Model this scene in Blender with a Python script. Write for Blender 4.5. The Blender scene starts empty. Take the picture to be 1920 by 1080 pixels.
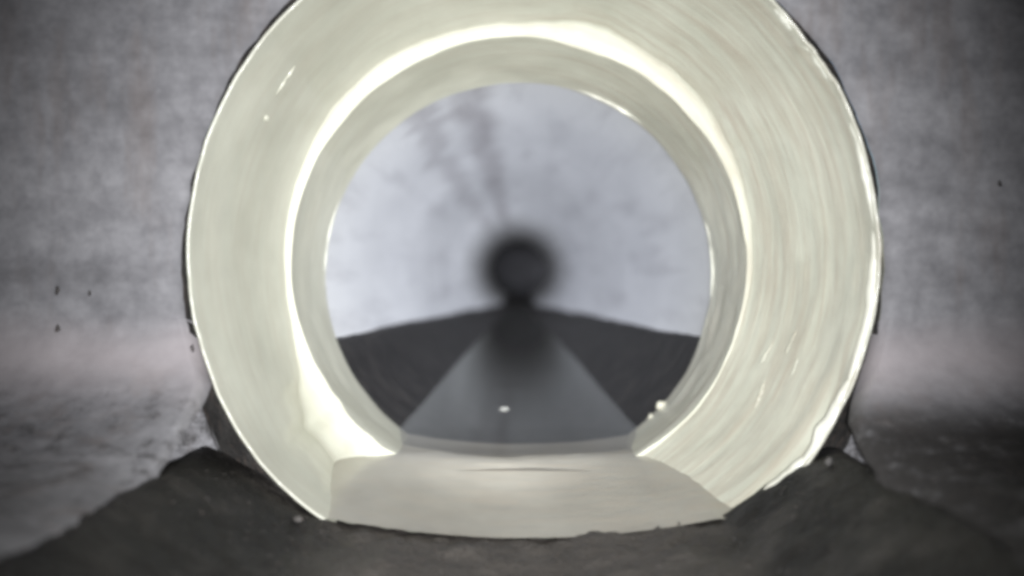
import bpy, math, random
from mathutils import Vector, noise

random.seed(7)
sc = bpy.context.scene
col = sc.collection
R = math.radians
ZA = 0.70                      # height of the pipe axis above the datum
DW = 1.53                      # distance from the camera to the chamber wall

# ------------------------------------------------------------------ camera
cam_d = bpy.data.cameras.new('camera')
cam = bpy.data.objects.new('camera', cam_d)
col.objects.link(cam)
cam_d.sensor_width = 36.0
cam_d.lens = 36.0 * 1663.0 / 1920.0
cam_d.clip_start = 0.02
cam_d.clip_end = 400.0
cam.location = (0.0, 0.0, ZA)
cam.rotation_euler = (R(90.0 - 1.27), 0.0, R(0.41))
cam_d.dof.use_dof = True            # a wide aperture held on the liner mouth
cam_d.dof.focus_distance = 1.75
cam_d.dof.aperture_fstop = 0.95
sc.camera = cam

# ------------------------------------------------------------------ sky and sun (they reach the chamber only through the shaft)
w = bpy.data.worlds.new('World')
sc.world = w
w.use_nodes = True
wn = w.node_tree.nodes
bg = wn['Background']
sky = wn.new('ShaderNodeTexSky')
sky.sky_type = 'NISHITA'
sky.sun_disc = False
sky.sun_elevation = R(38)
sky.sun_rotation = R(160)
w.node_tree.links.new(sky.outputs[0], bg.inputs[0])
bg.inputs[1].default_value = 0.06
sd = bpy.data.lights.new('sun', 'SUN')
sd.energy = 2.5
sd.angle = R(0.5)
sd.color = (1.0, 0.95, 0.88)
sun = bpy.data.objects.new('sun', sd)
col.objects.link(sun)
sun.location = (0, -3, 8)
sun.rotation_euler = (R(52), 0, R(20))

# ------------------------------------------------------------------ the inspection lamp beside the lens: one flood and its narrowing beams
LAMP = Vector((0.04, -0.02, ZA - 0.02))
POWER = 190.0
BEAMS = [  # half angle, relative strength, aim point
    (37.0, 1.2, (-0.05, 1.8, ZA - 0.01)),
    (17.0, 2.45, (-0.03, 2.5, ZA + 0.04)),
    (14.0, 6.5, (-0.12, 4.0, ZA - 0.06)),
    (9.0, 16.0, (-0.08, 6.0, ZA - 0.02)),
    (6.0, 34.0, (-0.06, 9.0, ZA)),
    (4.4, 80.0, (-0.14, 12.0, ZA + 0.08)),
]
for ha, k, aim in BEAMS:
    ld = bpy.data.lights.new('inspection_lamp', 'SPOT')
    ld.energy = POWER * k
    ld.spot_size = R(2 * ha)
    ld.spot_blend = 1.0
    ld.shadow_soft_size = 0.03
    ld.color = (0.97, 0.985, 1.0)
    lo = bpy.data.objects.new('inspection_lamp', ld)
    col.objects.link(lo)
    lo.location = LAMP
    lo.rotation_euler = (Vector(aim) - LAMP).to_track_quat('-Z', 'Y').to_euler()

# ------------------------------------------------------------------ exposure
sc.view_settings.view_transform = 'Standard'
sc.view_settings.look = 'None'
sc.view_settings.exposure = 0.0
sc.view_settings.gamma = 1.0
sc.view_settings.use_curve_mapping = False
sc.cycles.max_bounces = 10
sc.cycles.diffuse_bounces = 4
sc.cycles.use_denoising = True
sc.cycles.caustics_reflective = False
sc.cycles.caustics_refractive = False
sc.cycles.filter_width = 3.5


# ------------------------------------------------------------------ helpers
def mesh_obj(name, verts, faces, mat, parent=None, smooth=True):
    me = bpy.data.meshes.new(name)
    me.from_pydata([tuple(v) for v in verts], [], faces)
    me.update()
    if smooth:
        me.polygons.foreach_set('use_smooth', [True] * len(me.polygons))
    if mat:
        me.materials.append(mat)
    o = bpy.data.objects.new(name, me)
    col.objects.link(o)
    if parent:
        o.parent = parent
    return o


def empty(name, loc):
    o = bpy.data.objects.new(name, None)
    o.empty_display_size = 0.1
    col.objects.link(o)
    o.location = loc
    return o


def child(o, root):
    o.parent = root
    o.matrix_parent_inverse = root.matrix_basis.inverted()
    return o


def tag(o, label=None, cat=None, group=None, kind=None):
    if label:
        o['label'] = label
    if cat:
        o['category'] = cat
    if group:
        o['group'] = group
    if kind:
        o['kind'] = kind
    return o


def n3(x, y, z, s=1.0, off=0.0):
    return noise.noise(Vector((x * s + off, y * s + off * 1.7, z * s - off)))


def fbm(x, y, z, s=1.0, off=0.0, oc=4):
    t, a, f = 0.0, 1.0, s
    for _ in range(oc):
        t += a * n3(x, y, z, f, off)
        a *= 0.5
        f *= 2.05
    return t


def sm(a, b, x):
    t = max(0.0, min(1.0, (x - a) / (b - a)))
    return t * t * (3 - 2 * t)


def lerp(a, b, t):
    return a + (b - a) * t


def grid_faces(nu, nv, wrap=False, flip=False):
    f = []
    for i in range(nu - 1):
        for j in range(nv if wrap else nv - 1):
            a, b = i * nv + j, i * nv + (j + 1) % nv
            c, d = (i + 1) * nv + (j + 1) % nv, (i + 1) * nv + j
            f.append((a, d, c, b) if flip else (a, b, c, d))
    return f


# ------------------------------------------------------------------ materials
class NT:
    def __init__(self, name):
        self.m = bpy.data.materials.new(name)
        self.m.use_nodes = True
        self.t = self.m.node_tree
        self.b = self.t.nodes['Principled BSDF']
        self.co = self.t.nodes.new('ShaderNodeTexCoord').outputs['Object']

    def n(self, kind, **kw):
        nd = self.t.nodes.new(kind)
        for k, v in kw.items():
            if isinstance(v, bpy.types.NodeSocket):
                self.t.links.new(v, nd.inputs[k])
            elif k in nd.inputs:
                nd.inputs[k].default_value = v
            else:
                setattr(nd, k, v)
        return nd

    def link(self, a, b):
        self.t.links.new(a, b)

    def noise(self, scale, detail=5.0, rough=0.6, vec=None, stretch=None):
        v = vec or self.co
        if stretch:
            mp = self.n('ShaderNodeMapping')
            self.link(v, mp.inputs['Vector'])
            mp.inputs['Scale'].default_value = stretch
            v = mp.outputs[0]
        nd = self.n('ShaderNodeTexNoise')
        self.link(v, nd.inputs['Vector'])
        nd.inputs['Scale'].default_value = scale
        nd.inputs['Detail'].default_value = detail
        nd.inputs['Roughness'].default_value = rough
        return nd.outputs['Fac']

    def ramp(self, fac, stops):
        r = self.n('ShaderNodeValToRGB')
        self.link(fac, r.inputs[0])
        e = r.color_ramp.elements
        while len(e) < len(stops):
            e.new(0.5)
        for el, (p, c) in zip(e, stops):
            el.position = p
            el.color = (*c, 1.0) if len(c) == 3 else c
        return r.outputs[0]

    def mix(self, fac, a, b, mode='MIX'):
        m = self.n('ShaderNodeMix', data_type='RGBA', blend_type=mode)
        for s, v in ((m.inputs[0], fac), (m.inputs[6], a), (m.inputs[7], b)):
            if isinstance(v, bpy.types.NodeSocket):
                self.link(v, s)
            elif isinstance(v, (int, float)):
                s.default_value = v
            else:
                s.default_value = (*v, 1.0)
        return m.outputs[2]

    def math(self, op, a, b=0.0):
        m = self.n('ShaderNodeMath', operation=op)
        for s, v in ((m.inputs[0], a), (m.inputs[1], b)):
            if isinstance(v, bpy.types.NodeSocket):
                self.link(v, s)
            else:
                s.default_value = v
        return m.outputs[0]

    def bump(self, h, strength, dist):
        b = self.n('ShaderNodeBump')
        self.link(h, b.inputs['Height'])
        b.inputs['Strength'].default_value = strength
        b.inputs['Distance'].default_value = dist
        self.link(b.outputs[0], self.b.inputs['Normal'])

    def set(self, **kw):
        for k, v in kw.items():
            s = self.b.inputs[k.replace('_', ' ')]
            if isinstance(v, bpy.types.NodeSocket):
                self.link(v, s)
            else:
                s.default_value = v


def concrete(name, lo, mid, hi, rough=0.8, scale=5.0, bump=0.004, pale_band=None, rust=(0.16, 0.12, 0.10), rust_amt=0.5, stretch=(1, 1, 1)):
    t = NT(name)
    a = t.noise(scale, 4, 0.65, stretch=stretch)
    c = t.ramp(a, [(0.28, lo), (0.5, mid), (0.72, hi)])
    f = t.noise(scale * 9, 2, 0.7)
    c = t.mix(0.55, c, t.ramp(f, [(0.3, (0.45, 0.45, 0.46)), (0.7, (1.0, 1.0, 1.0))]), 'MULTIPLY')
    st = t.noise(scale * 1.6, 3, 0.6, stretch=(3.0, 3.0, 0.5))
    c = t.mix(t.math('MULTIPLY', t.ramp(st, [(0.52, (0, 0, 0)), (0.7, (1, 1, 1))]), rust_amt), c, rust)
    if pale_band:                                   # a paler, pinkish band low on the wall
        sep = t.n('ShaderNodeSeparateXYZ')
        t.link(t.co, sep.inputs[0])
        z = t.math('ADD', sep.outputs[2], t.math('MULTIPLY', t.noise(3.0, 4, 0.6), 0.10))
        mr = t.n('ShaderNodeMapRange', interpolation_type='SMOOTHSTEP')
        t.link(z, mr.inputs[0])
        mr.inputs[1].default_value, mr.inputs[2].default_value = pale_band[0], pale_band[0] + 0.09
        m2 = t.n('ShaderNodeMapRange', interpolation_type='SMOOTHSTEP')
        t.link(z, m2.inputs[0])
        m2.inputs[1].default_value, m2.inputs[2].default_value = pale_band[1], pale_band[1] - 0.09
        k = t.math('MULTIPLY', t.math('MULTIPLY', mr.outputs[0], m2.outputs[0]), 0.6)
        c = t.mix(k, c, pale_band[2])
    t.set(Base_Color=c, Roughness=rough)
    t.b.inputs['Specular IOR Level'].default_value = 0.3
    h = t.math('ADD', t.math('MULTIPLY', f, 0.5), a)
    t.bump(h, 0.6, bump)
    return t.m


def wall_concrete(name):
    return concrete(name, (0.20, 0.196, 0.206), (0.262, 0.257, 0.270), (0.325, 0.318, 0.332), scale=3.5,
                    pale_band=(ZA - 0.20, ZA - 0.02, (0.46, 0.41, 0.42)), rust_amt=0.30, stretch=(0.7, 1, 2.6))




def bench_mat(name, dark_lo, dark_hi, amt, z_hi=0.17, z_lo=0.27):
    m_ = wall_concrete(name)
    q = m_.node_tree
    pb_ = q.nodes['Principled BSDF']
    src_ = pb_.inputs['Base Color'].links[0].from_socket
    tx = q.nodes.new('ShaderNodeTexCoord')
    nz_ = q.nodes.new('ShaderNodeTexNoise')
    nz_.inputs['Scale'].default_value = 26.0
    nz_.inputs['Detail'].default_value = 6.0
    nz_.inputs['Roughness'].default_value = 0.82
    q.links.new(tx.outputs['Object'], nz_.inputs['Vector'])
    rp = q.nodes.new('ShaderNodeMapRange')
    rp.interpolation_type = 'SMOOTHSTEP'
    q.links.new(nz_.outputs['Fac'], rp.inputs[0])
    rp.inputs[1].default_value, rp.inputs[2].default_value = dark_lo, dark_hi
    rp.inputs[4].default_value = amt
    sz = q.nodes.new('ShaderNodeSeparateXYZ')
    q.links.new(tx.outputs['Object'], sz.inputs[0])
    zr = q.nodes.new('ShaderNodeMapRange')
    zr.interpolation_type = 'SMOOTHSTEP'
    q.links.new(sz.outputs[2], zr.inputs[0])
    zr.inputs[1].default_value, zr.inputs[2].default_value = ZA - z_hi, ZA - z_lo
    ml = q.nodes.new('ShaderNodeMath')
    ml.operation = 'MULTIPLY'
    q.links.new(rp.outputs[0], ml.inputs[0])
    q.links.new(zr.outputs[0], ml.inputs[1])
    mq = q.nodes.new('ShaderNodeMix')
    mq.data_type = 'RGBA'
    q.links.new(ml.outputs[0], mq.inputs[0])
    q.links.new(src_, mq.inputs[6])
    mq.inputs[7].default_value = (0.035, 0.032, 0.031, 1)
    q.links.new(mq.outputs[2], pb_.inputs['Base Color'])
    return m_


M_bench = bench_mat('bench_mortar', 0.50, 0.64, 0.75)
M_wall = bench_mat('wall_concrete', 0.40, 0.60, 0.8)
M_bench_dirty = bench_mat('bench_mortar_silted', 0.22, 0.52, 0.96, 0.20, 0.262)
M_channel = concrete('channel_concrete', (0.004, 0.0036, 0.0033), (0.013, 0.0118, 0.0108), (0.062, 0.056, 0.051), rough=0.55,
                     scale=8, bump=0.02, rust=(0.02, 0.017, 0.015))
nt_ = M_channel.node_tree                     # paler gritty sediment along the middle of the bed
pb = nt_.nodes['Principled BSDF']
src = pb.inputs['Base Color'].links[0].from_socket
tco = nt_.nodes.new('ShaderNodeTexCoord')
sp = nt_.nodes.new('ShaderNodeSeparateXYZ')
nt_.links.new(tco.outputs['Object'], sp.inputs[0])
ab = nt_.nodes.new('ShaderNodeMath')
ab.operation = 'ABSOLUTE'
nt_.links.new(sp.outputs[0], ab.inputs[0])
mr_ = nt_.nodes.new('ShaderNodeMapRange')
mr_.interpolation_type = 'SMOOTHSTEP'
nt_.links.new(ab.outputs[0], mr_.inputs[0])
mr_.inputs[1].default_value, mr_.inputs[2].default_value = 0.40, 0.20
mr_.inputs[4].default_value = 0.75
mxn = nt_.nodes.new('ShaderNodeMix')
mxn.data_type = 'RGBA'
nt_.links.new(mr_.outputs[0], mxn.inputs[0])
nt_.links.new(src, mxn.inputs[6])
mx2 = nt_.nodes.new('ShaderNodeMix')
mx2.data_type = 'RGBA'
mx2.blend_type = 'ADD'
mx2.inputs[0].default_value = 1.0
nt_.links.new(src, mx2.inputs[6])
mx2.inputs[7].default_value = (0.075, 0.066, 0.060, 1)
nt_.links.new(mx2.outputs[2], mxn.inputs[7])
nt_.links.new(mxn.outputs[2], pb.inputs['Base Color'])
M_gap = concrete('old_mortar', (0.02, 0.02, 0.02), (0.05, 0.047, 0.045), (0.09, 0.085, 0.08), scale=14, bump=0.01)
M_shell = concrete('shell_concrete', (0.12, 0.12, 0.12), (0.17, 0.17, 0.17), (0.22, 0.22, 0.22), scale=3)
M_lump = concrete('rubble_mortar', (0.06, 0.06, 0.06), (0.11, 0.105, 0.10), (0.17, 0.16, 0.155), scale=20)
M_grit = concrete('grit_stone', (0.03, 0.028, 0.026), (0.06, 0.055, 0.05), (0.11, 0.10, 0.095), scale=40)
M_fleck = concrete('dark_fleck', (0.04, 0.037, 0.036), (0.075, 0.068, 0.066), (0.11, 0.10, 0.098), scale=30)


def resin(name, a_col, b_col, rough, streak=0.5):
    """pale glass-fibre resin: rubbed round its circumference, blotched, wet"""
    t = NT(name)
    sep = t.n('ShaderNodeSeparateXYZ')
    t.link(t.co, sep.inputs[0])
    x, y, z = sep.outputs
    z = t.math('SUBTRACT', z, ZA)
    rad = t.math('SQRT', t.math('ADD', t.math('MULTIPLY', x, x), t.math('MULTIPLY', z, z)))
    ang = t.math('ARCTAN2', x, z)
    cb = t.n('ShaderNodeCombineXYZ')
    t.link(t.math('MULTIPLY', ang, 0.55), cb.inputs[0])
    t.link(t.math('MULTIPLY', y, 14.0), cb.inputs[1])
    t.link(t.math('MULTIPLY', rad, 14.0), cb.inputs[2])
    s = t.noise(3.2, 6, 0.7, vec=cb.outputs[0])
    right = t.n('ShaderNodeMapRange', interpolation_type='SMOOTHSTEP')   # ground back more on one flank
    t.link(x, right.inputs[0])
    right.inputs[1].default_value, right.inputs[2].default_value = -0.25, 0.35
    blot = t.noise(4.5, 5, 0.6)
    c = t.mix(t.ramp(blot, [(0.35, (0, 0, 0)), (0.68, (1, 1, 1))]), a_col, b_col)
    k = t.math('MULTIPLY', t.ramp(s, [(0.42, (0, 0, 0)), (0.70, (1, 1, 1))]), t.math('ADD', t.math('MULTIPLY', right.outputs[0], 0.9 * streak), 0.24))
    c = t.mix(k, c, (0.46, 0.39, 0.31))
    t.set(Base_Color=c, Roughness=t.math('ADD', t.math('MULTIPLY', s, 0.22), rough))
    t.b.inputs['Subsurface Weight'].default_value = 0.0
    t.b.inputs['Coat Weight'].default_value = 0.22
    t.b.inputs['Coat Roughness'].default_value = 0.12
    t.bump(t.math('ADD', t.math('MULTIPLY', s, t.math('ADD', right.outputs[0], 0.15)), t.math('MULTIPLY', blot, 0.5)), 0.35, 0.006)
    return t.m


M_resin = resin('liner_resin', (0.57, 0.572, 0.482), (0.69, 0.692, 0.592), 0.24)
M_resin_edge = resin('liner_cut_edge', (0.80, 0.80, 0.70), (0.84, 0.84, 0.76), 0.25, 0.1)
M_invert = resin('liner_invert_resin', (0.33, 0.312, 0.27), (0.43, 0.412, 0.36), 0.22, 0.3)

# the old pipe: pale bluish cement with faint stains that run along the crown
t = NT('pipe_cement')
sep = t.n('ShaderNodeSeparateXYZ')
t.link(t.co, sep.inputs[0])
zz = t.math('SUBTRACT', sep.outputs[2], ZA)
ang = t.math('ARCTAN2', sep.outputs[0], zz)
cb = t.n('ShaderNodeCombineXYZ')
t.link(ang, cb.inputs[0])
t.link(t.math('MULTIPLY', sep.outputs[1], 0.16), cb.inputs[1])
s = t.noise(4.5, 6, 0.6, vec=cb.outputs[0])
g = t.noise(5.0, 6, 0.65, stretch=(1, 0.22, 1))
c = t.ramp(g, [(0.3, (0.64, 0.655, 0.70)), (0.7, (0.74, 0.755, 0.80))])
c = t.mix(t.math('MULTIPLY', t.ramp(s, [(0.50, (0, 0, 0)), (0.74, (1, 1, 1))]), 0.6), c, (0.40, 0.40, 0.44))
crown = t.n('ShaderNodeMapRange', interpolation_type='SMOOTHSTEP')      # a rusty run just left of the crown
t.link(t.math('ABSOLUTE', t.math('ADD', ang, t.math('ADD', t.math('MULTIPLY', t.noise(0.8, 3, 0.6, vec=sep.outputs[1]), 0.5), 0.02))), crown.inputs[0])
crown.inputs[1].default_value, crown.inputs[2].default_value = 0.20, 0.02
c = t.mix(t.math('MULTIPLY', t.math('MULTIPLY', crown.outputs[0], t.ramp(g, [(0.35, (0.3, 0.3, 0.3)), (0.6, (1, 1, 1))])), 0.85), c, (0.36, 0.35, 0.38))
fork = t.n('ShaderNodeMapRange', interpolation_type='SMOOTHSTEP')       # and a fainter one that forks off it
t.link(t.math('ABSOLUTE', t.math('ADD', ang, t.math('ADD', t.math('MULTIPLY', t.noise(1.3, 3, 0.6, vec=sep.outputs[1]), 0.9), 0.15))), fork.inputs[0])
fork.inputs[1].default_value, fork.inputs[2].default_value = 0.16, 0.02
c = t.mix(t.math('MULTIPLY', fork.outputs[0], 0.5), c, (0.36, 0.35, 0.38))
far_dark = t.n('ShaderNodeMapRange', interpolation_type='SMOOTHSTEP')       # the dark of the distance painted in, growing towards the bend
t.link(t.math('ADD', sep.outputs[1], t.math('MULTIPLY', t.math('ADD', s, g), 2.2)), far_dark.inputs[0])
far_dark.inputs[1].default_value, far_dark.inputs[2].default_value = 9.6, 17.5
c = t.mix(far_dark.outputs[0], c, (0.36, 0.363, 0.385))
t.set(Base_Color=c, Roughness=0.65)
t.bump(g, 0.3, 0.004)
M_pipe = t.m

t = NT('far_end_dark')  # near-black colour stands in for the darkness at the pipe's far end
t.set(Base_Color=t.ramp(t.noise(5, 4, 0.6), [(0.35, (0.016, 0.016, 0.018)), (0.7, (0.026, 0.026, 0.030))]), Roughness=0.7)
t.b.inputs['Specular IOR Level'].default_value = 0.15
M_far_dark = t.m

t = NT('wet_silt')
g = t.noise(11, 7, 0.65)
c = t.ramp(g, [(0.3, (0.007, 0.0062, 0.0062)), (0.52, (0.016, 0.0142, 0.0142)), (0.72, (0.042, 0.038, 0.036))])
t.set(Base_Color=c, Roughness=0.55)
t.b.inputs['Specular IOR Level'].default_value = 0.18
t.bump(g, 0.6, 0.01)
M_silt = t.m

# water: murky, lets the bed show through where it is thin
m = bpy.data.materials.new('murky_water')
m.use_nodes = True
nt = m.node_tree
for nd in list(nt.nodes):
    nt.nodes.remove(nd)
out = nt.nodes.new('ShaderNodeOutputMaterial')
tr = nt.nodes.new('ShaderNodeBsdfTransparent')
tr.inputs[0].default_value = (0.86, 0.84, 0.82, 1)
gl = nt.nodes.new('ShaderNodeBsdfGlossy')
gl.inputs['Color'].default_value = (0.68, 0.69, 0.66, 1)
gl.inputs['Roughness'].default_value = 0.10
geo = nt.nodes.new('ShaderNodeNewGeometry')
dot = nt.nodes.new('ShaderNodeVectorMath')
dot.operation = 'DOT_PRODUCT'
nt.links.new(geo.outputs['Incoming'], dot.inputs[0])
nt.links.new(geo.outputs['True Normal'], dot.inputs[1])


def wm(op, a, b):
    nd = nt.nodes.new('ShaderNodeMath')
    nd.operation = op
    for s_, v_ in ((nd.inputs[0], a), (nd.inputs[1], b)):
        if isinstance(v_, (int, float)):
            s_.default_value = v_
        else:
            nt.links.new(v_, s_)
    return nd


# Schlick reflectance of water, the same from above and from below
fr = wm('ADD', wm('MULTIPLY', wm('POWER', wm('SUBTRACT', 1.0, wm('ABSOLUTE', dot.outputs['Value'], 0.0).outputs[0]).outputs[0], 5.0).outputs[0], 0.9).outputs[0], 0.02)
mx = nt.nodes.new('ShaderNodeMixShader')
tc = nt.nodes.new('ShaderNodeTexCoord')
nz = nt.nodes.new('ShaderNodeTexNoise')
nz.inputs['Scale'].default_value = 9
nz.inputs['Detail'].default_value = 3
bp = nt.nodes.new('ShaderNodeBump')
bp.inputs['Strength'].default_value = 0.04
bp.inputs['Distance'].default_value = 0.01
L = nt.links.new
L(tc.outputs['Object'], nz.inputs['Vector'])
L(nz.outputs['Fac'], bp.inputs['Height'])
L(bp.outputs[0], gl.inputs['Normal'])
L(fr.outputs[0], mx.inputs[0])
L(tr.outputs[0], mx.inputs[1])
L(gl.outputs[0], mx.inputs[2])
L(mx.outputs[0], out.inputs[0])
M_water = m

t = NT('pale_speck')
t.set(Base_Color=t.ramp(t.noise(60), [(0.3, (0.30, 0.30, 0.28)), (0.7, (0.42, 0.42, 0.40))]), Roughness=0.5)
M_speck = t.m

# ------------------------------------------------------------------ channel floor and benching in front of the pipe mouth
Y0, Y1 = -1.5, DW - 0.005
OCX, OCZ = 0.026, 0.022          # the mouth of the liner sits a little off the axis
CX = 0.535


def channel_h(x):
    """depth below the pipe axis of the channel bed"""
    a = abs(x)
    if a < 0.34:
        return lerp(0.466, 0.428, (a / 0.34) ** 2)
    return lerp(0.428, 0.305, sm(0, 1, (a - 0.34) / (CX - 0.34)) * 0.35 + 0.65 * (a - 0.34) / (CX - 0.34))


nx, ny = 110, 240
V = []
for i in range(ny):
    y = lerp(Y0, Y1, i / (ny - 1))
    for j in range(nx):
        x = lerp(-CX - 0.012, CX + 0.012, j / (nx - 1))
        d = fbm(x, y, 3.1, 6.0) * 0.008 + 0.010 * max(0, 0.3 + fbm(x, 0.0, 2.0, 8.0)) * sm(DW - 0.12, DW - 0.02, y) + abs(fbm(x, y, 8.0, 17.0)) * 0.009
        V.append((x, y, ZA - channel_h(max(-CX, min(CX, x))) + d * (1 - 0.7 * sm(0.40, 0.52, abs(x))) - 0.004))
ch = mesh_obj('channel_floor', V, grid_faces(ny, nx), M_channel)
tag(ch, kind='structure')

HB = 0.286                        # bench height at the wall, below the axis


def wall_disp(x, z):
    return fbm(x, z, 0.3, 2.2) * 0.010 + fbm(x, z, 6.0, 14.0) * 0.004


def bench(side):
    """benching: a low shelf beside the channel, trowelled up into the wall in a wide cove that hugs the opening"""
    us = [0.0, 0.006, 0.014, 0.024, 0.036, 0.05, 0.065] + [0.065 + 0.011 * k for k in range(1, 60)]
    LY, VZ = 0.34, 0.20
    rows = [(lerp(Y0, DW - LY, i / 150), 0.0) for i in range(150)]
    rows += [(DW - LY + LY * math.sin(a), a) for a in (R(90) * k / 60 for k in range(61))]
    V = []
    for y, a in rows:
        c = VZ * (1 - math.cos(a))
        z0 = -HB + c
        hug = OCX * side + math.sqrt(max(0.0, 0.613 ** 2 - (z0 - OCZ) ** 2))
        edge = CX - 0.004 + fbm(side * 4.0, y, 0.0, 5.0) * (0.006 if side < 0 else 0.020)
        edge = lerp(edge, max(edge, hug * (y / DW)), sm(0.0, 0.35, a))
        for u in us:
            x = edge + u
            h = lerp(0.312, HB, 1 - (1 - min(1, u / 0.13)) ** 2.0)
            d = fbm(x * side, y, 1.0 + z0, 7.0, 2.2) * 0.004 + abs(fbm(x * side, y, 4.0 + z0, 22.0)) * 0.004
            h = lerp(h, HB, min(1, c / 0.04))
            if u < 0.003:
                h, d = (0.345 if c < 0.01 else h + 0.01), 0
            sink = 0.05 * sm(0.3, 1.0, a) if u < 0.003 else 0.0
            z = -h + c + d * min(1, 0.3 + u * 9) * math.cos(a)
            V.append((side * x, y + wall_disp(side * x, z) * sm(0.7, 1.5, a) + 0.004 * sm(1.2, 1.57, a) - 0.003 + sink, ZA + z))
    return mesh_obj('concrete_bench', V, grid_faces(len(rows), len(us), flip=(side < 0)), M_bench if side < 0 else M_bench_dirty)


tag(bench(-1), 'speckled grey concrete bench sloping to the channel, left of the pipe mouth', 'bench')
tag(bench(1), 'grimy grey concrete bench blotched with dark silt, right of the pipe mouth', 'bench')

# ------------------------------------------------------------------ chamber wall with the ragged opening
XL, XR, ZB, ZT = -1.25, 1.25, -0.62, 1.15


def hole_r(phi):
    r = 0.610 + 0.008 * fbm(math.cos(phi), math.sin(phi), 2.0, 2.5) + 0.004 * fbm(math.cos(phi), math.sin(phi), 5.0, 14.0)
    # widened at the lower left and lower right so the dark reveal shows
    r += 0.034 * math.exp(-((phi - R(210)) / R(15)) ** 2) + 0.022 * math.exp(-((phi - R(331)) / R(13)) ** 2)
    return r


NPHI, NR = 360, 70
V = []
for i in range(NR):
    t_ = (i / (NR - 1)) ** 1.3
    for j in range(NPHI):
        phi = 2 * math.pi * j / NPHI
        cx, sx = math.cos(phi), math.sin(phi)
        r0 = hole_r(phi)
        lim = 9.0
        if cx > 1e-6:
            lim = min(lim, (XR - OCX) / cx)
        if cx < -1e-6:
            lim = min(lim, (XL - OCX) / cx)
        if sx > 1e-6:
            lim = min(lim, (ZT - OCZ) / sx)
        if sx < -1e-6:
            lim = min(lim, (ZB - OCZ) / sx)
        r = lerp(r0, max(lim, r0 + 0.01), t_)
        x, z = OCX + r * cx, OCZ + r * sx
        d = wall_disp(x, z)
        d += 0.018 * math.exp(-(r - r0) / 0.012)          # worn arris round the opening
        V.append((x, DW + d, ZA + z))
wall = mesh_obj('chamber_wall', V, grid_faces(NR, NPHI, wrap=True, flip=True), M_wall)
tag(wall, 'rough dark grey concrete wall round the pale pipe mouth', 'wall')
# the reveal of the opening, packed with old dark mortar
V = []
for i, (dy, dr) in enumerate([(0.018, 0.0), (0.04, -0.002), (0.08, -0.006), (0.13, -0.014), (0.14, None)]):
    for j in range(NPHI):
        phi = 2 * math.pi * j / NPHI
        r = 0.592 if dr is None else hole_r(phi) + dr + (0.006 * fbm(math.cos(phi) * 3, math.sin(phi) * 3, dy * 20, 4.0) if i else 0)
        V.append((OCX + r * math.cos(phi), DW + dy, ZA + OCZ + r * math.sin(phi)))
rev = mesh_obj('opening_reveal', V, grid_faces(5, NPHI, wrap=True), M_gap, wall)
# small dark lumps that stand for pits and spots in the wall
for (px, py, s_) in [(105, 545, 0.010), (166, 550, 0.007), (105, 617, 0.011), (107, 736, 0.012), (1790, 668, 0.011),
                     (1802, 700, 0.012), (358, 655, 0.010), (1868, 345, 0.008), (60, 905, 0.010)]:
    x, z = (px - 972) / 1087.0, -(py - 503) / 1087.0
    V, F = [], []
    for i in range(6):
        for j in range(9):
            th, ph = math.pi * i / 5, 2 * math.pi * j / 9
            rr = 0.55 * s_ * (1 + 0.8 * n3(px + math.sin(th) * math.cos(ph), py + math.sin(th) * math.sin(ph), math.cos(th), 2.3))
            V.append((x + rr * 0.7 * math.sin(th) * math.cos(ph), DW - 0.002 - rr * 0.45 * math.cos(th), ZA + z + rr * 1.2 * math.sin(th) * math.sin(ph)))
    mesh_obj('wall_fleck', V, grid_faces(6, 9, wrap=True), M_fleck, wall)

# the rest of the chamber, behind and beside the camera, with an open shaft overhead
def slab(name, p0, p1, mat=M_shell):
    (x0, y0, z0), (x1, y1, z1) = p0, p1
    V = [(x, y, z) for x in (x0, x1) for y in (y0, y1) for z in (z0, z1)]
    F = [(0, 1, 3, 2), (4, 6, 7, 5), (0, 4, 5, 1), (2, 3, 7, 6), (0, 2, 6, 4), (1, 5, 7, 3)]
    return tag(mesh_obj(name, V, F, mat, smooth=False), kind='structure')


ZTOP = ZA + ZT
slab('side_wall_left', (-1.55, -1.8, -0.2), (-1.245, 1.70, ZTOP))
slab('side_wall_right', (1.245, -1.8, -0.2), (1.55, 1.70, ZTOP))
slab('back_wall', (-1.245, -1.8, -0.2), (1.245, -1.495, ZTOP))
slab('ceiling_front', (-1.55, -0.95, ZTOP), (1.55, 1.70, ZTOP + 0.25))
slab('ceiling_back_left', (-1.55, -1.8, ZTOP), (-0.35, -0.95, ZTOP + 0.25))
slab('ceiling_back_right', (0.35, -1.8, ZTOP), (1.55, -0.95, ZTOP + 0.25))
slab('ceiling_back', (-0.35, -1.8, ZTOP), (0.35, -1.60, ZTOP + 0.25))

# ------------------------------------------------------------------ the pale liner: flared collar, rounded shoulder, sleeve, cut ends
root = empty('pipe_liner', (0, DW, ZA - 0.47))
tag(root, 'thick cream resin liner with flared mouth and glossy shoulder at the pipe end', 'pipe liner')
YF = DW - 0.028                 # the front edge stands proud of the wall


def adiff(a, b):
    return (a - b + math.pi) % (2 * math.pi) - math.pi


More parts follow.
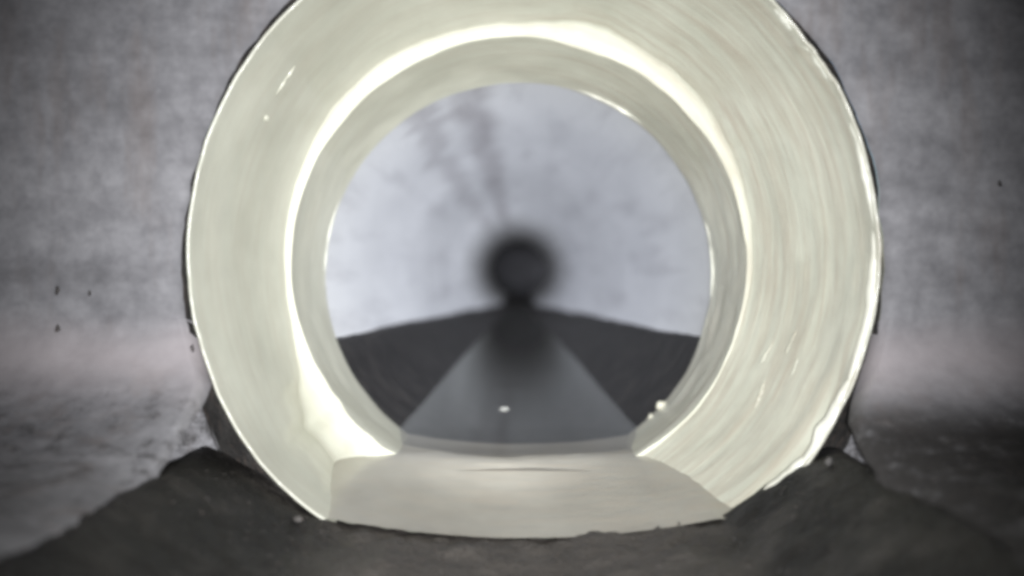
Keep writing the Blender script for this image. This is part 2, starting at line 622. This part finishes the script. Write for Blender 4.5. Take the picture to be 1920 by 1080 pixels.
def liner_profile(phi):
    """list of (y, r, cx, cz) from the front edge to the back edge for the angle phi (0 = right, 90 = top)"""
    low = max(0.0, -math.sin(phi))
    rf = 0.582 - 0.016 * sm(0.55, 0.9, low)
    rf += 0.004 * fbm(math.cos(phi), math.sin(phi), 0.0, 1.6)
    # how broad the rounded shoulder is: a crease on the flanks, wide at the top and at the lower left
    wd = 0.017 + 0.036 * math.exp(-(adiff(phi, R(60)) / R(38)) ** 2) + 0.024 * math.exp(-(adiff(phi, R(128)) / R(28)) ** 2)
    ll = math.exp(-(adiff(phi, R(226)) / R(17)) ** 2)
    wd += (0.078 + 0.03 * n3(phi * 9.0, 0.5, 0.2)) * ll
    wd *= 1 - 0.72 * math.exp(-(adiff(phi, R(-35)) / R(38)) ** 2)
    wd *= 1 + 0.35 * fbm(math.cos(phi), math.sin(phi), 8.0, 2.4)
    rs = 0.489 + 0.003 * fbm(math.cos(phi), math.sin(phi), 3.0, 1.3)
    P = []
    n = 30
    ys = 1.893 - 0.10 * ll                            # where the shoulder starts
    rtop = rs + wd * 0.78
    for k in range(n):                              # flare
        t_ = k / (n - 1)
        y = lerp(YF, ys, t_)
        r = lerp(rf, rtop, t_ ** 1.3)
        P.append((y, r))
    for k in range(1, 19):                          # rounded step
        t_ = k / 18
        s_ = 0.5 - 0.5 * math.cos(math.pi * t_ ** 1.7)
        P.append((ys + wd * 1.05 * (t_ ** 1.05), lerp(rtop, rs, s_)))
    yb = 2.285
    y1 = P[-1][0]
    for k in range(1, 15):                          # sleeve
        t_ = k / 14
        P.append((lerp(y1, yb, t_), lerp(rs, 0.497, t_)))
    return P


def centre(y):
    t1 = sm(YF, 1.93, y)
    cx = lerp(OCX, 0.0, t1)
    cz = lerp(OCZ, 0.012, t1) if y < 1.93 else lerp(0.012, -0.022, (y - 1.93) / 0.36)
    return cx, cz


def liner_point(phi, y, r, dr=0.0):
    cx, cz = centre(y)
    rr = r + dr
    return (cx + rr * math.cos(phi), y, ZA + cz + rr * math.sin(phi))


NP = 420
profs = [liner_profile(2 * math.pi * j / NP) for j in range(NP)]
NK = len(profs[0])


def flank(phi):
    """1 on the right flank, where the resin was ground back in ridges"""
    return math.exp(-(adiff(phi, R(-12)) / R(42)) ** 2)


def inner_disp(phi, y):
    c, s = math.cos(phi), math.sin(phi)
    d = 0.0018 * fbm(c, s, y * 2, 3.0)
    fk = flank(phi)
    d += fk * 0.005 * fbm(phi * 1.2, y * 16.0, 1.0, 2.0)
    d += fk * 0.004 * max(0, fbm(phi * 3.0, y * 9.0, 7.0, 2.2) - 0.25)
    # a groove behind the bare lip at the lower right
    d -= 0.014 * math.exp(-(adiff(phi, R(-38)) / R(15)) ** 2) * math.exp(-((y - YF - 0.045) / 0.022) ** 2)
    # wrinkles at the upper right edge
    d += 0.006 * math.exp(-(adiff(phi, R(38)) / R(10)) ** 2) * math.exp(-((y - YF - 0.02) / 0.03) ** 2) * n3(phi * 26, y * 40, 0)
    return d


def lathe_part(name, k0, k1, mat, thick=0.0):
    V = []
    for k in range(k0, k1):
        for j in range(NP):
            phi = 2 * math.pi * j / NP
            y, r = profs[j][k]
            V.append(liner_point(phi, y, r, -inner_disp(phi, y)))
    return child(mesh_obj(name, V, grid_faces(k1 - k0, NP, wrap=True), mat), root)


lathe_part('flared_mouth', 0, 30, M_resin)
lathe_part('shoulder', 29, 48, M_resin)
lathe_part('sleeve', 47, NK, M_resin)
# outer skin of the flare and the rounded front rim
V = []
rim = []
for a in range(9):
    th = math.pi * a / 8
    rim.append((-0.003 * math.sin(th), 0.003 - 0.003 * math.cos(th)))
for dy, dr in rim + [(0.06, 0.008), (0.16, 0.004)]:
    for j in range(NP):
        phi = 2 * math.pi * j / NP
        y, r = profs[j][0]
        jag = 0.003 * fbm(math.cos(phi), math.sin(phi), 1.0, 9.0)
        V.append(liner_point(phi, y + dy + jag, r + dr, -inner_disp(phi, y)))
child(mesh_obj('front_rim', V, grid_faces(len(rim) + 2, NP, wrap=True), M_resin), root)
# cut back edge, bright where the saw left it bare
V = []
for dy, dr in [(0.0, 0.0), (0.004, 0.004), (0.006, 0.012), (0.0, 0.030), (-0.05, 0.04)]:
    for j in range(NP):
        phi = 2 * math.pi * j / NP
        y, r = profs[j][-1]
        jag = 0.004 * fbm(math.cos(phi), math.sin(phi), 4.0, 7.0)
        V.append(liner_point(phi, y + dy + jag * (1 if dy > 0 else 0), r + dr, -inner_disp(phi, y)))
child(mesh_obj('back_edge', V, grid_faces(5, NP, wrap=True), M_resin_edge), root)


def strip(name, phi0, phi1, y0, y1, r0f, width, height, mat, n=60, seed=0):
    """a raised sliver of resin that runs round the inside of the liner between two angles"""
    V = []
    for i in range(n):
        t_ = i / (n - 1)
        phi = lerp(R(phi0), R(phi1), t_)
        y = lerp(y0, y1, t_)
        j = int(round((phi % (2 * math.pi)) / (2 * math.pi) * NP)) % NP
        pr = profs[j]
        r = pr[0][1]
        for k in range(NK - 1):
            if pr[k][0] <= y <= pr[k + 1][0]:
                r = lerp(pr[k][1], pr[k + 1][1], (y - pr[k][0]) / max(1e-6, pr[k + 1][0] - pr[k][0]))
        wv = width * (math.sin(math.pi * min(1, max(0.02, t_))) ** 0.45) * (1 + 0.35 * n3(t_ * 9, seed, 0.3))
        hv = height * (math.sin(math.pi * min(1, max(0.02, t_))) ** 0.6) * (1 + 0.4 * n3(t_ * 7, seed + 3, 0.3))
        for q in range(9):
            th = math.pi * q / 8
            V.append(liner_point(phi, y - wv * math.cos(th) + r0f, r + 0.003 - inner_disp(phi, y), -hv * math.sin(th)))
    return child(mesh_obj(name, V, grid_faces(n, 9), mat), root)


# bare lip left standing along the right of the front edge, torn off at its lower end
for k, (a0, a1, w_, h_) in enumerate([(46, 41, 0.010, 0.008), (39, 29, 0.006, 0.006), (24, 3, 0.008, 0.008), (5, -23, 0.010, 0.010), (-21, -38, 0.012, 0.013), (-36, -52, 0.016, 0.016)]):
    strip('edge_lip', a0, a1, YF + 0.010 + 0.006 * (k % 2), YF + 0.010, 0.0, w_, h_, M_resin_edge, 70, k + 20)
# bright cut slivers round the back edge
strip('cut_sliver', 74, 48, 2.270, 2.262, 0.0, 0.012, 0.007, M_resin_edge, 60, 2)
strip('cut_sliver', 22, -22, 2.272, 2.272, 0.0, 0.010, 0.007, M_resin_edge, 60, 3)
strip('cut_sliver', 150, 188, 2.272, 2.272, 0.0, 0.008, 0.005, M_resin_edge, 60, 4)
# runs and smears of resin on the flanks
strip('resin_run', 148, 139, 1.66, 1.66, 0.0, 0.006, 0.006, M_resin, 40, 5)
strip('resin_run', 152.5, 151, 1.67, 1.67, 0.0, 0.009, 0.009, M_resin, 16, 6)
strip('resin_run', -12, -22, 1.72, 1.73, 0.0, 0.010, 0.006, M_resin, 40, 7)
strip('resin_run', -16, -29, 1.78, 1.80, 0.0, 0.009, 0.006, M_resin, 40, 8)
strip('resin_run', -19, -25, 1.69, 1.68, 0.0, 0.007, 0.005, M_resin, 40, 9)
strip('resin_run', -24, -33, 1.76, 1.74, 0.0, 0.008, 0.006, M_resin, 40, 10)


# the thickened bed of the liner
def bed_h(x, y):
    f = sm(1.46, 1.90, y)
    g_ = sm(1.86, 2.285, y)
    c = lerp(lerp(0.462, 0.409, f), 0.452, g_)
    e = lerp(lerp(0.428, 0.397, f), 0.418, g_)
    return lerp(c, e, min(1.0, (abs(x) / 0.33) ** 2))


nx, ny = 80, 60
V = []
for i in range(ny):
    y = lerp(YF + 0.004, 2.287, i / (ny - 1))
    for j in range(nx):
        x = lerp(-0.42, 0.42, j / (nx - 1))
        V.append((x + 0.01, y, ZA - bed_h(x, y) + 0.002 * fbm(x, y, 0, 6.0) - (0.02 if i == ny - 1 else 0)))
child(mesh_obj('bed', V, grid_faces(ny, nx), M_invert), root)


def blob(name, loc, size, mat, parent=None, seed=0, amp=0.35, nu=10, nv=14):
    V = []
    for i in range(nu):
        for j in range(nv):
            th, ph = math.pi * i / (nu - 1), 2 * math.pi * j / nv
            d = Vector((math.sin(th) * math.cos(ph), math.sin(th) * math.sin(ph), math.cos(th)))
            k = 1 + amp * n3(d.x, d.y, d.z, 1.6, seed * 3.7 + 0.5) + amp * 0.4 * n3(d.x, d.y, d.z, 4.0, seed + 1.3)
            V.append((loc[0] + d.x * size[0] * k, loc[1] + d.y * size[1] * k, loc[2] + d.z * size[2] * k))
    o = mesh_obj(name, V, grid_faces(nu, nv, wrap=True), mat)
    return child(o, parent) if parent else o


# torn nubs of resin at the lower right of the back edge
blob('torn_flap', (0.376, 2.262, ZA - 0.352), (0.024, 0.010, 0.013), M_resin, root, 1)
blob('torn_flap', (0.345, 2.27, ZA - 0.385), (0.013, 0.012, 0.012), M_resin, root, 2)
blob('torn_flap', (0.462, YF + 0.0, ZA - 0.405), (0.016, 0.010, 0.013), M_resin, root, 5)

# ------------------------------------------------------------------ the old pipe beyond the liner
RP = 0.522
PZ = -0.010
pr_root = empty('sewer_pipe', (0, 2.24, ZA - RP))
tag(pr_root, 'long pale bluish cement pipe running back into the dark inside the cream liner', 'pipe')


def pipe_section(name, y0, y1, r, mat, ny, amp=0.0025, bend=0.0):
    V = []
    for i in range(ny):
        y = lerp(y0, y1, i / (ny - 1))
        for j in range(144):
            phi = 2 * math.pi * j / 144
            rr = r + amp * fbm(math.cos(phi), math.sin(phi), y * 0.7, 2.0)
            b = bend * max(0, y - 9.4) ** 2
            V.append((b + rr * math.cos(phi), y, ZA + PZ + rr * math.sin(phi)))
    return child(mesh_obj(name, V, grid_faces(ny, 144, wrap=True), mat), pr_root)


pipe_section('pipe_section', 2.24, 9.2, RP, M_pipe, 90)
pipe_section('pipe_joint', 9.2, 9.24, RP + 0.006, M_gap, 4)
pipe_section('pipe_section', 9.24, 16.5, RP, M_pipe, 80)
V = []
RB = 1.3                                              # the pipe turns away to the right in a bend coloured near black for the unlit distance
for i in range(28):
    a = R(100) * i / 27
    for j in range(96):
        phi = 2 * math.pi * j / 96
        q = RB - RP * 1.0 * math.cos(phi)
        V.append((RB - q * math.cos(a), 16.5 + q * math.sin(a), ZA + PZ + RP * math.sin(phi) - 0.1 * math.sin(a)))
child(mesh_obj('pipe_bend', V, grid_faces(28, 96, wrap=True), M_far_dark), pr_root)

# ------------------------------------------------------------------ silt up the flanks and the stream between them
YE = 11.5


def silt_h(y):
    return lerp(0.178, 0.478, min(1.0, (y - 2.28) / (YE - 2.28)))


def water_h(y):
    return lerp(0.413, 0.520, max(0.0, (y - 2.28) / (YE - 2.28))) if y > 2.28 else 0.413


V = []
ny, nq = 220, 70
for i in range(ny):
    y = lerp(2.26, 16.4, (i / (ny - 1)) ** 1.6)
    for j in range(nq):
        u = j / (nq - 1)
        side = -1 if u < 0.5 else 1
        h = silt_h(y) + 0.010 * fbm(side * 3.0, y, 0, 0.8, oc=2) + 0.002 * fbm(side * 3.0, y, 5, 9.0)
        a0 = math.asin(max(-0.2, min(0.999, min(h - 0.01, 0.508) / RP)))
        phi = lerp(-math.pi + a0, -a0, u)
        e = min(u, 1 - u)
        th = 0.014 * min(1.0, e / 0.05) ** 0.5 + 0.0025 * (0.5 + fbm(phi * 2, y * 0.5, 2, 3.0)) * min(1, e / 0.1)
        r = RP - th + (0.006 if e == 0 else 0)
        V.append((r * math.cos(phi), y, ZA + PZ + r * math.sin(phi)))
silt = mesh_obj('silt_deposit', V, grid_faces(ny, nq), M_silt)
tag(silt, 'dark wet silt coating the lower flanks inside the pale pipe', 'silt', kind='stuff')

V = []
ny, nx = 160, 30
for i in range(ny):
    y = lerp(1.80, YE - 0.05, (i / (ny - 1)) ** 1.5)
    h = water_h(y)
    hw = math.sqrt(max(1e-4, (RP - 0.004) ** 2 - (h + PZ) ** 2)) if y > 2.28 else 0.36
    for j in range(nx):
        x = lerp(-hw, hw, j / (nx - 1))
        V.append((x, y, ZA - h + 0.0003 * fbm(x, y, 0, 5.0)))
wat = mesh_obj('water', V, grid_faces(ny, nx), M_water)
tag(wat, kind='structure')

# ------------------------------------------------------------------ small things
hs = water_h(2.62)
tag(blob('pale_speck_on_water', (-0.042, 2.62, ZA - hs + 0.001), (0.014, 0.012, 0.003), M_speck, None, 3),  # small pale speck at the water surface
    'small white scrap on the dark stream inside the pipe', 'speck')
tag(blob('chip_and_glint', (-0.36, YF - 0.06, ZA - channel_h(0.36) + 0.008), (0.008, 0.007, 0.005), M_lump, None, 4),
    'small grey mortar chip on the channel floor at the lower left of the liner mouth', 'chip')
tag(blob('chip_and_glint', (0.505, 1.44, ZA - channel_h(0.505) + 0.006), (0.006, 0.005, 0.007), M_lump, None, 6),  # little lump added in place of a glint on the channel edge
    'tiny grey lump standing for a glint on the channel edge at the lower right of the liner mouth', 'chip')

# grit washed over the channel bed and the right-hand bench, too small to pick apart
V, F = [], []
for k in range(1500):
    y = random.uniform(0.75, 1.49)
    if random.random() < 0.6:
        x = random.uniform(-0.5, 0.5)
        zb = -channel_h(x) + 0.002
    else:
        x = random.uniform(0.50, 1.05)
        if x < 0.56:
            continue
        q_ = min(1.0, max(0.0, (0.34 - (DW - y)) / 0.34))
        zb = -lerp(0.312, HB, 1 - (1 - min(1, (x - CX) / 0.13)) ** 2.0) + 0.20 * (1 - math.sqrt(1 - q_ * q_)) + 0.002
        if q_ > 0.75:
            continue
    s_ = random.uniform(0.0010, 0.0028) * (1.7 if random.random() < 0.08 else 1.0)
    b0 = len(V)
    for d in ((1, 0, 0), (-1, 0, 0), (0, 1, 0), (0, -1, 0), (0, 0, 1), (0, 0, -1)):
        V.append((x + d[0] * s_ * random.uniform(0.7, 1.4), y + d[1] * s_ * random.uniform(0.7, 1.4), ZA + zb + d[2] * s_ * random.uniform(0.5, 1.0)))
    F += [(b0 + p, b0 + q, b0 + t2) for p, q, t2 in ((0, 2, 4), (2, 1, 4), (1, 3, 4), (3, 0, 4), (2, 0, 5), (1, 2, 5), (3, 1, 5), (0, 3, 5))]
tag(mesh_obj('grit', V, F, M_grit, smooth=False), 'fine grey grit washed over the dark channel bed', 'grit', kind='stuff')
